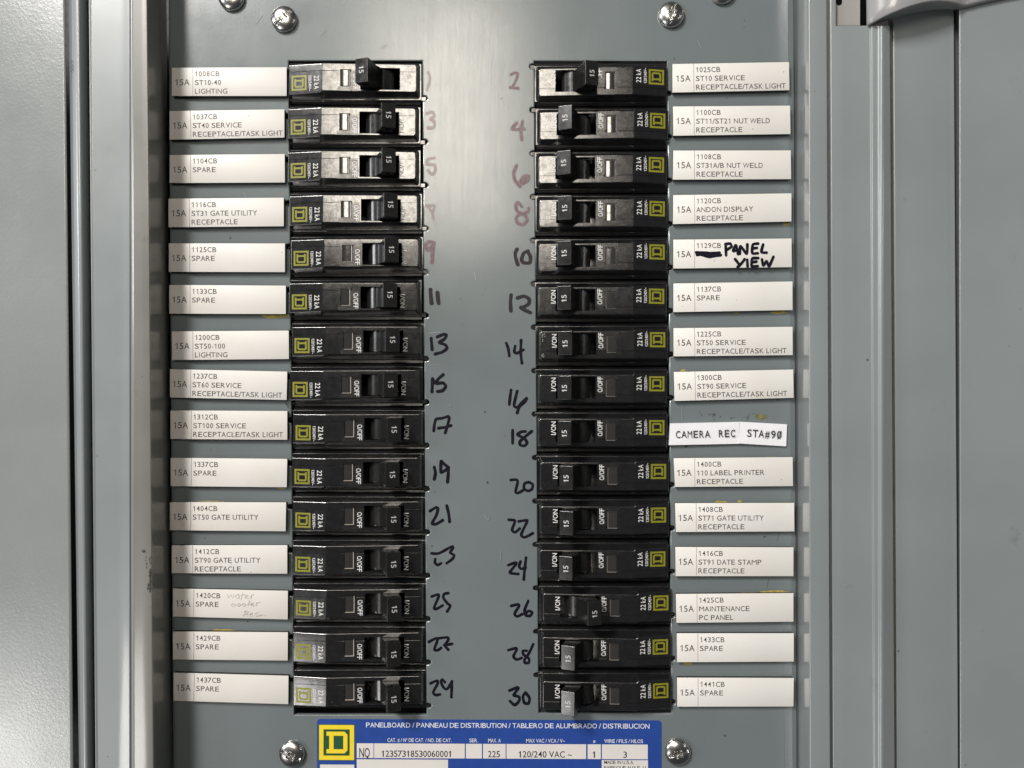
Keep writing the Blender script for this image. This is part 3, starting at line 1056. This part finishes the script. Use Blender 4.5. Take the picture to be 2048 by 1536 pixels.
TAGTXT = {
    1: ['1008CB', 'ST10-40', 'LIGHTING'], 3: ['1037CB', 'ST40 SERVICE', 'RECEPTACLE/TASK LIGHT'], 5: ['1104CB', 'SPARE'],
    7: ['1116CB', 'ST31 GATE UTILITY', 'RECEPTACLE'], 9: ['1125CB', 'SPARE'], 11: ['1133CB', 'SPARE'], 13: ['1200CB', 'ST50-100', 'LIGHTING'],
    15: ['1237CB', 'ST60 SERVICE', 'RECEPTACLE/TASK LIGHT'], 17: ['1312CB', 'ST100 SERVICE', 'RECEPTACLE/TASK LIGHT'], 19: ['1337CB', 'SPARE'],
    21: ['1404CB', 'ST50 GATE UTILITY'], 23: ['1412CB', 'ST90 GATE UTILITY', 'RECEPTACLE'], 25: ['1420CB', 'SPARE'], 27: ['1429CB', 'SPARE'], 29: ['1437CB', 'SPARE'],
    2: ['1025CB', 'ST10 SERVICE', 'RECEPTACLE/TASK LIGHT'], 4: ['1100CB', 'ST11/ST21 NUT WELD', 'RECEPTACLE'], 6: ['1108CB', 'ST31A/B NUT WELD', 'RECEPTACLE'],
    8: ['1120CB', 'ANDON DISPLAY', 'RECEPTACLE'], 10: ['1129CB'], 12: ['1137CB', 'SPARE'], 14: ['1225CB', 'ST50 SERVICE', 'RECEPTACLE/TASK LIGHT'],
    16: ['1300CB', 'ST90 SERVICE', 'RECEPTACLE/TASK LIGHT'], 20: ['1400CB', '110 LABEL PRINTER', 'RECEPTACLE'], 22: ['1408CB', 'ST71 GATE UTILITY', 'RECEPTACLE'],
    24: ['1416CB', 'ST91 DATE STAMP', 'RECEPTACLE'], 26: ['1425CB', 'MAINTENANCE', 'PC PANEL'], 28: ['1433CB', 'SPARE'], 30: ['1441CB', 'SPARE']}

random.seed(21)
first = True
for colx, rowy, flip in ((COLL, ROWL, False), (COLR, ROWR, True)):
    for i in range(15):
        n = 2 * i + (2 if flip else 1)
        o = proto if first else copy_tree(proto)
        first = False
        o.location = P(colx[i], rowy[i], 0)
        o.location.y += random.uniform(-.00015, .0002)
        o.rotation_euler = (random.uniform(-.006, .006), (math.pi if flip else 0) + random.uniform(-.004, .004), random.uniform(-.005, .005))
        off = n in (1, 2, 26)
        for ch in o.children:
            if ch.name.startswith('handle'):
                a = random.uniform(18.5, 19.3)
                ch.rotation_euler = (0, 0, math.radians(-a + (3 if n == 26 else 0) if off else a))
        if n == 14:
            mb = MB()
            rq = random.Random(9)
            for k in range(34):
                up = k % 2
                c_ = L(835.5 - abs(rq.gauss(0, 2.6)), (704 - rq.uniform(0, 16)) if up else (660 + rq.uniform(-3, 4)), 2.42)
                a_, b__ = rq.uniform(.3, 1.2) * S, rq.uniform(.5, 1.8) * S
                mb.add([c_ + Vector((a_ * math.cos(t), 0, b__ * math.sin(t))) for t in (0, .9, 2, 3.1, 4.2, 5.3)], [(5, 4, 3, 2, 1, 0)])
            mb.build('wear_mark', plain('rubbed_plastic', (.30, .29, .27), .6), o)
        nxt = 'CAMERA REC paper strips' if n == 18 else '%s tag' % TAGTXT[n][0]
        tag(o, 'black breaker switched %s, between handwritten %d and the %s' % ('off' if off else 'on', n, nxt), 'circuit breaker', 'circuit breakers in two columns')

# ------------------------------------------------------------------ white circuit tags
TAGS = {
    1: ((343.5, 135.3), (573.3, 134.2), (573.3, 191.8), (343.5, 191.8)), 3: ((338.9, 221.9), (568.8, 218.5), (568.8, 275), (338.9, 279.3)),
    5: ((338.9, 310), (569.4, 307.8), (569.9, 365), (338.9, 366.1)), 7: ((336.6, 397.3), (567.6, 395.2), (567.6, 452.5), (336.6, 454.5)),
    9: ((337.3, 486.7), (569.9, 486.7), (569.9, 544.3), (337.3, 543.6)), 11: ((338.2, 569.8), (571.7, 571.2), (571.7, 628.1), (338.2, 627.4)),
    13: ((343.5, 662.8), (577.4, 661.2), (577.9, 718.1), (343.9, 720.2)), 15: ((339.6, 738.4), (574.5, 743.2), (573.3, 800.1), (339.6, 794.9)),
    17: ((340.5, 821), (574.5, 822.1), (574.5, 879.7), (340.5, 878.1)), 19: ((341, 915.7), (574.5, 917.8), (573.5, 974.7), (341, 972.4)),
    21: ((339.4, 1004.3), (572.2, 1004.8), (571.3, 1062.7), (339.4, 1060.8)), 23: ((343.2, 1090.7), (574.5, 1090.4), (574.5, 1147.6), (343.2, 1146.5)),
    25: ((345.7, 1177.2), (575.8, 1181.9), (575.4, 1239.3), (345.7, 1233.2)), 27: ((345.7, 1263.3), (575.8, 1264.9), (575.4, 1321.4), (345.7, 1319.1)),
    29: ((346.9, 1345.7), (577, 1352.1), (576.5, 1408.6), (346.9, 1401.8)),
    2: ((1345.1, 127.8), (1578.2, 123.9), (1579.1, 180.2), (1345.1, 185)), 4: ((1346, 212.8), (1580.3, 211), (1581.2, 268), (1346.7, 271.4)),
    6: ((1346.9, 301), (1581.6, 300.6), (1582.5, 358.2), (1345.8, 359.3)), 8: ((1346.7, 390.1), (1583, 386.5), (1583, 443), (1346, 448.2)),
    10: ((1346.7, 479.2), (1583.2, 476.9), (1583.7, 534.3), (1346.7, 537.1)), 12: ((1346.9, 566.9), (1585.1, 562.8), (1585.3, 620.2), (1346.9, 624.3)),
    14: ((1347.1, 656.3), (1585.3, 653.5), (1585.7, 710.3), (1347.3, 712.8)), 16: ((1347.8, 744), (1586.7, 739), (1587.6, 795.7), (1349, 802.1)),
    20: ((1347.3, 916.5), (1585.5, 914.2), (1586.2, 972.3), (1350.1, 974.1)), 22: ((1350.3, 1006.5), (1588.5, 1005.8), (1588.9, 1063), (1351.9, 1064.2)),
    24: ((1350.8, 1094.1), (1587.1, 1094.8), (1587.1, 1152.5), (1351.5, 1152.5)), 26: ((1351.9, 1188.3), (1587.1, 1186.4), (1587.1, 1243.6), (1353, 1245.9)),
    28: ((1353.7, 1266.9), (1587.8, 1266.9), (1587.8, 1323.4), (1354.2, 1324.6)), 30: ((1354.2, 1355.8), (1587.8, 1356.5), (1587.1, 1413.2), (1354.6, 1413.5))}
HT_ = 2.15   # height of a tag's face above the plate, mm


def tag_text(mb, s, o, size, d, h, bold=False):
    """o: photo pixel of the left baseline end, d: unit direction of the line in the photo"""
    w = arial_len(s, size)
    cap = size * .716
    a = P(o[0], o[1], h)
    b = P(o[0] + d[0] * w, o[1] + d[1] * w, h)
    c = P(o[0] + d[1] * cap, o[1] - d[0] * cap, h)
    text(mb, s, a, b - a, c - a, bold)


for n, q in TAGS.items():
    t = empty('circuit_tag', P((q[0][0] + q[2][0]) / 2, (q[0][1] + q[2][1]) / 2, 0))
    words = ' '.join(TAGTXT[n])
    extra = {10: ' with PANEL VIEW written in marker', 25: ' with water cooler Rec. in pencil'}.get(n, '')
    tag(t, 'white tag reading %s%s, left of breaker %d' % (words, extra, n) if n % 2 else 'white tag reading %s%s, right of breaker %d' % (words, extra, n), 'circuit tag', 'white circuit tags beside the breakers')
    bm = bmesh.new()
    F = [P(x, y, HT_) for x, y in (q[3], q[2], q[1], q[0])]
    prism(bm, F, [v + Vector((0, .0006, 0)) for v in F])
    bevel_sharp(bm, .00012, 2)
    on(t, link_mesh('face', bm_mesh(bm, 'face'), M_tag, smooth=40))
    bm = bmesh.new()
    ctr = sum(F, Vector()) / 4
    G = [ctr + (v - ctr) * .994 + Vector((0, .0006, 0)) for v in F]
    prism(bm, G, [Vector((v.x, 0.0, v.z)) for v in G])
    on(t, link_mesh('foam_backing', bm_mesh(bm, 'foam_backing'), M_foam, smooth=0))
    dx, dy = q[1][0] - q[0][0], q[1][1] - q[0][1]
    ln = math.hypot(dx, dy)
    d = (dx / ln, dy / ln)
    dn = (-d[1], d[0])
    at = lambda u, v: (q[0][0] + d[0] * u + dn[0] * v, q[0][1] + d[1] * u + dn[1] * v)
    mb = MB()
    tag_text(mb, '15A', at(5.0, 35.5), 17.3, d, HT_ + .04)
    for k, s in enumerate(TAGTXT[n]):
        tag_text(mb, s, at(45.2, 17.6 + 17.4 * k), 14.1, d, HT_ + .04)
    on(t, mb.build('lettering', M_text))
    mb = MB()
    mb.add([P(*at(41.6, 57), HT_ + .03), P(*at(42.5, 57), HT_ + .03), P(*at(42.5, .4), HT_ + .03), P(*at(41.6, .4), HT_ + .03)], [(0, 1, 2, 3)])
    on(t, mb.build('divider_line', M_line))
    if n == 10:
        mb = MB()
        strokes(mb, [[(318, 240), (420, 245), (520, 262)], [(325, 262), (420, 250), (522, 242)], [(340, 250), (440, 268), (530, 266)], [(322, 248), (430, 278), (532, 262)],
                     [(575, 165), (580, 265)], [(575, 168), (615, 162), (627, 190), (588, 215)],
                     [(640, 222), (665, 178), (684, 255)], [(645, 228), (684, 218)], [(700, 252), (706, 185), (760, 250), (766, 170)],
                     [(860, 162), (815, 172), (810, 245), (857, 247)], [(812, 205), (850, 200)], [(905, 170), (890, 235), (936, 242)],
                     [(660, 300), (690, 340)], [(742, 300), (715, 335), (682, 368)], [(765, 305), (768, 362)],
                     [(862, 290), (810, 294), (805, 360), (857, 360)], [(808, 326), (845, 320)], [(895, 302), (906, 352), (936, 318), (956, 360), (995, 278)]],
                (1320, 450), .2279, 25, HT_ + .08)
        on(t, mb.build('marker_note', M_marker))
    if n == 25:
        mb = MB()
        strokes(mb, [[(590, 255), (600, 285), (620, 260), (635, 285), (650, 255)], [(690, 255), (660, 275), (670, 295), (690, 280), (690, 260), (695, 295)], [(725, 245), (710, 300)], [(700, 268), (745, 260)],
                     [(745, 282), (770, 270), (755, 262), (745, 290), (775, 290)], [(795, 295), (800, 265), (820, 260)],
                     [(655, 340), (625, 345), (630, 360), (660, 355)], [(690, 335), (670, 350), (690, 360), (705, 345), (690, 335)], [(730, 335), (715, 350), (735, 360), (748, 345), (730, 335)], [(785, 310), (765, 355)],
                     [(795, 347), (815, 335), (800, 330), (790, 350), (820, 355)], [(840, 355), (845, 330), (875, 325)],
                     [(745, 400), (725, 445)], [(735, 405), (765, 405), (760, 425), (740, 430), (765, 445)], [(780, 435), (805, 420), (790, 415), (780, 440), (805, 443)], [(855, 410), (825, 430), (840, 445), (890, 435)], [(910, 435), (915, 438)]],
                (320, 1130), .2278, 5.5, HT_ + .05)
        on(t, mb.build('pencil_note', M_pencil))

# ------------------------------------------------------------------ two paper strips by breaker 18
STRIPS = [(((1340.5, 847), (1479.3, 844), (1477.0, 887.5), (1338.2, 890.3)), 1.3, 'paper strip printed CAMERA REC stuck right of breaker 18', [('CAMERA', (1350.4, 876.3), (1421, 875.2), 14.4), ('REC', (1436.3, 874.3), (1472, 873.4), 14.2)]),
          (((1479.5, 843.6), (1574.1, 848.8), (1572.3, 892.6), (1477.3, 886.9)), 1.0, 'paper strip printed STA#90 tilted beside the CAMERA REC strip', [('STA#90', (1492.5, 873.2), (1564, 877.2), 14.8)])]
for q, h, lab, lines in STRIPS:
    bm = bmesh.new()
    # one corner lifts a little
    F = [P(q[3][0], q[3][1], h + .5), P(*q[2], h), P(*q[1], h), P(*q[0], h)]
    prism(bm, F, [Vector((v.x, 0.0 if k else -.0003, v.z)) for k, v in enumerate(F)])
    t = link_mesh('paper_strip', bm_mesh(bm, 'paper_strip'), M_paper, smooth=0)
    tag(t, lab, 'paper label', 'paper strips by breaker 18')
    mb = MB()
    for s, a, b, cap in lines:
        A, B = P(*a, h + .6), P(*b, h + .6)
        dd = (b[0] - a[0], b[1] - a[1])
        l_ = math.hypot(*dd)
        C = P(a[0] + dd[1] / l_ * cap, a[1] - dd[0] / l_ * cap, h + .6)
        text(mb, s, A, B - A, C - A, False, mono=560)
        if s == 'STA#90':
            u, v = B - A, C - A
            p0, p1 = A + u * .87 + v * -.08, A + u * .975 + v * 1.05
            w = u.normalized() * .00018
            mb.add([p0 - w, p0 + w, p1 + w, p1 - w], [(0, 1, 2, 3)])
    mb.build('lettering', M_ink, t)

# ------------------------------------------------------------------ blue nameplate
np_ = empty('nameplate', P(980, 1640, 0))
tag(np_, 'blue and white panelboard nameplate with a yellow emblem at the bottom', 'nameplate')


def sk(x, y): return (x, y + (x - 634) * .0045)


def quadm(mb, x0, y0, x1, y1, h): mb.add([P(*sk(x0, y1), h), P(*sk(x1, y1), h), P(*sk(x1, y0), h), P(*sk(x0, y0), h)], [(0, 1, 2, 3)])


def roundrect(x0, y0, x1, y1, r, n=6):
    pts = []
    for cx, cy, a0 in ((x1 - r, y0 + r, -90), (x1 - r, y1 - r, 0), (x0 + r, y1 - r, 90), (x0 + r, y0 + r, 180)):
        for k in range(n + 1):
            a = math.radians(a0 + 90 * k / n)
            pts.append((cx + r * math.cos(a), cy + r * math.sin(a)))
    return pts


bm = bmesh.new()
rr = [P(*sk(x, y), .16) for x, y in roundrect(634, 1438, 1323, 1660, 7)]
prism(bm, rr, [v + Vector((0, .00013, 0)) for v in rr])
on(np_, link_mesh('sheet', bm_mesh(bm, 'sheet'), M_blue, smooth=0))
mb = MB()
for x0, x1 in ((713.5, 747), (748.2, 929.5), (931.7, 963.8), (966, 1011.2), (1013, 1172.2), (1175.2, 1201.6), (1203.8, 1295.5)):
    quadm(mb, x0, 1486.2, x1, 1515.6, .19)
quadm(mb, 713.5, 1518.2, 896, 1650, .19)
quadm(mb, 640, 1529, 708.5, 1650, .19)
quadm(mb, 1203.5, 1517.6, 1296, 1650, .19)
on(np_, mb.build('white_field', M_swhite))
mb = MB()
quadm(mb, 636.8, 1448.6, 709.6, 1521, .18)
on(np_, mb.build('emblem_ground', M_green))
mb = MB()


def fn(u, v):
    return P(*sk(638.2 + 70 * u, 1519.8 - 70 * v), .22)


shape_d(mb, fn)
on(np_, mb.build('emblem', M_syel))


def st_text(mb, s, x0, x1, yb, yt, bold=True):
    a, b, c = P(*sk(x0, yb), .23), P(*sk(x1, yb), .23), P(*sk(x0, yt), .23)
    text(mb, s, a, b - a, c - a, bold)


mb = MB()
st_text(mb, 'PANELBOARD / PANNEAU DE DISTRIBUTION / TABLERO DE ALUMBRADO / DISTRIBUCION', 731.5, 1299.5, 1454.3, 1444.6)
for s, x0, x1 in (('CAT. # / Nº DE CAT. / NO. DE CAT.', 774.5, 903.5), ('SER.', 938.5, 956.5), ('MAX. A', 976, 1001.5), ('MAX VAC / VCA / V~', 1052, 1130), ('ø', 1186, 1191), ('WIRE / FILS / HILOS', 1208.5, 1286.5)):
    st_text(mb, s, x0, x1, 1483.2, 1475.8)
on(np_, mb.build('lettering', M_bluewhite))
mb = MB()
for s, x0, x1 in (('NQ', 718, 740), ('12357318530060001', 762, 904.5), ('225', 975.5, 1000.5), ('120/240 VAC ~', 1036, 1144), ('1', 1184, 1193), ('3', 1246, 1254.5)):
    yb, yt = (1514.4, 1495.5) if s == 'NQ' else (1513.0, 1500.4)
    st_text(mb, s, x0, x1, yb, yt)
st_text(mb, 'MADE IN U.S.A.', 1208, 1268.5, 1525.3, 1518.6)
st_text(mb, 'FABRIQUE AUX E.-U.', 1208, 1294, 1536.3, 1529.4)
on(np_, mb.build('lettering', M_sblk))
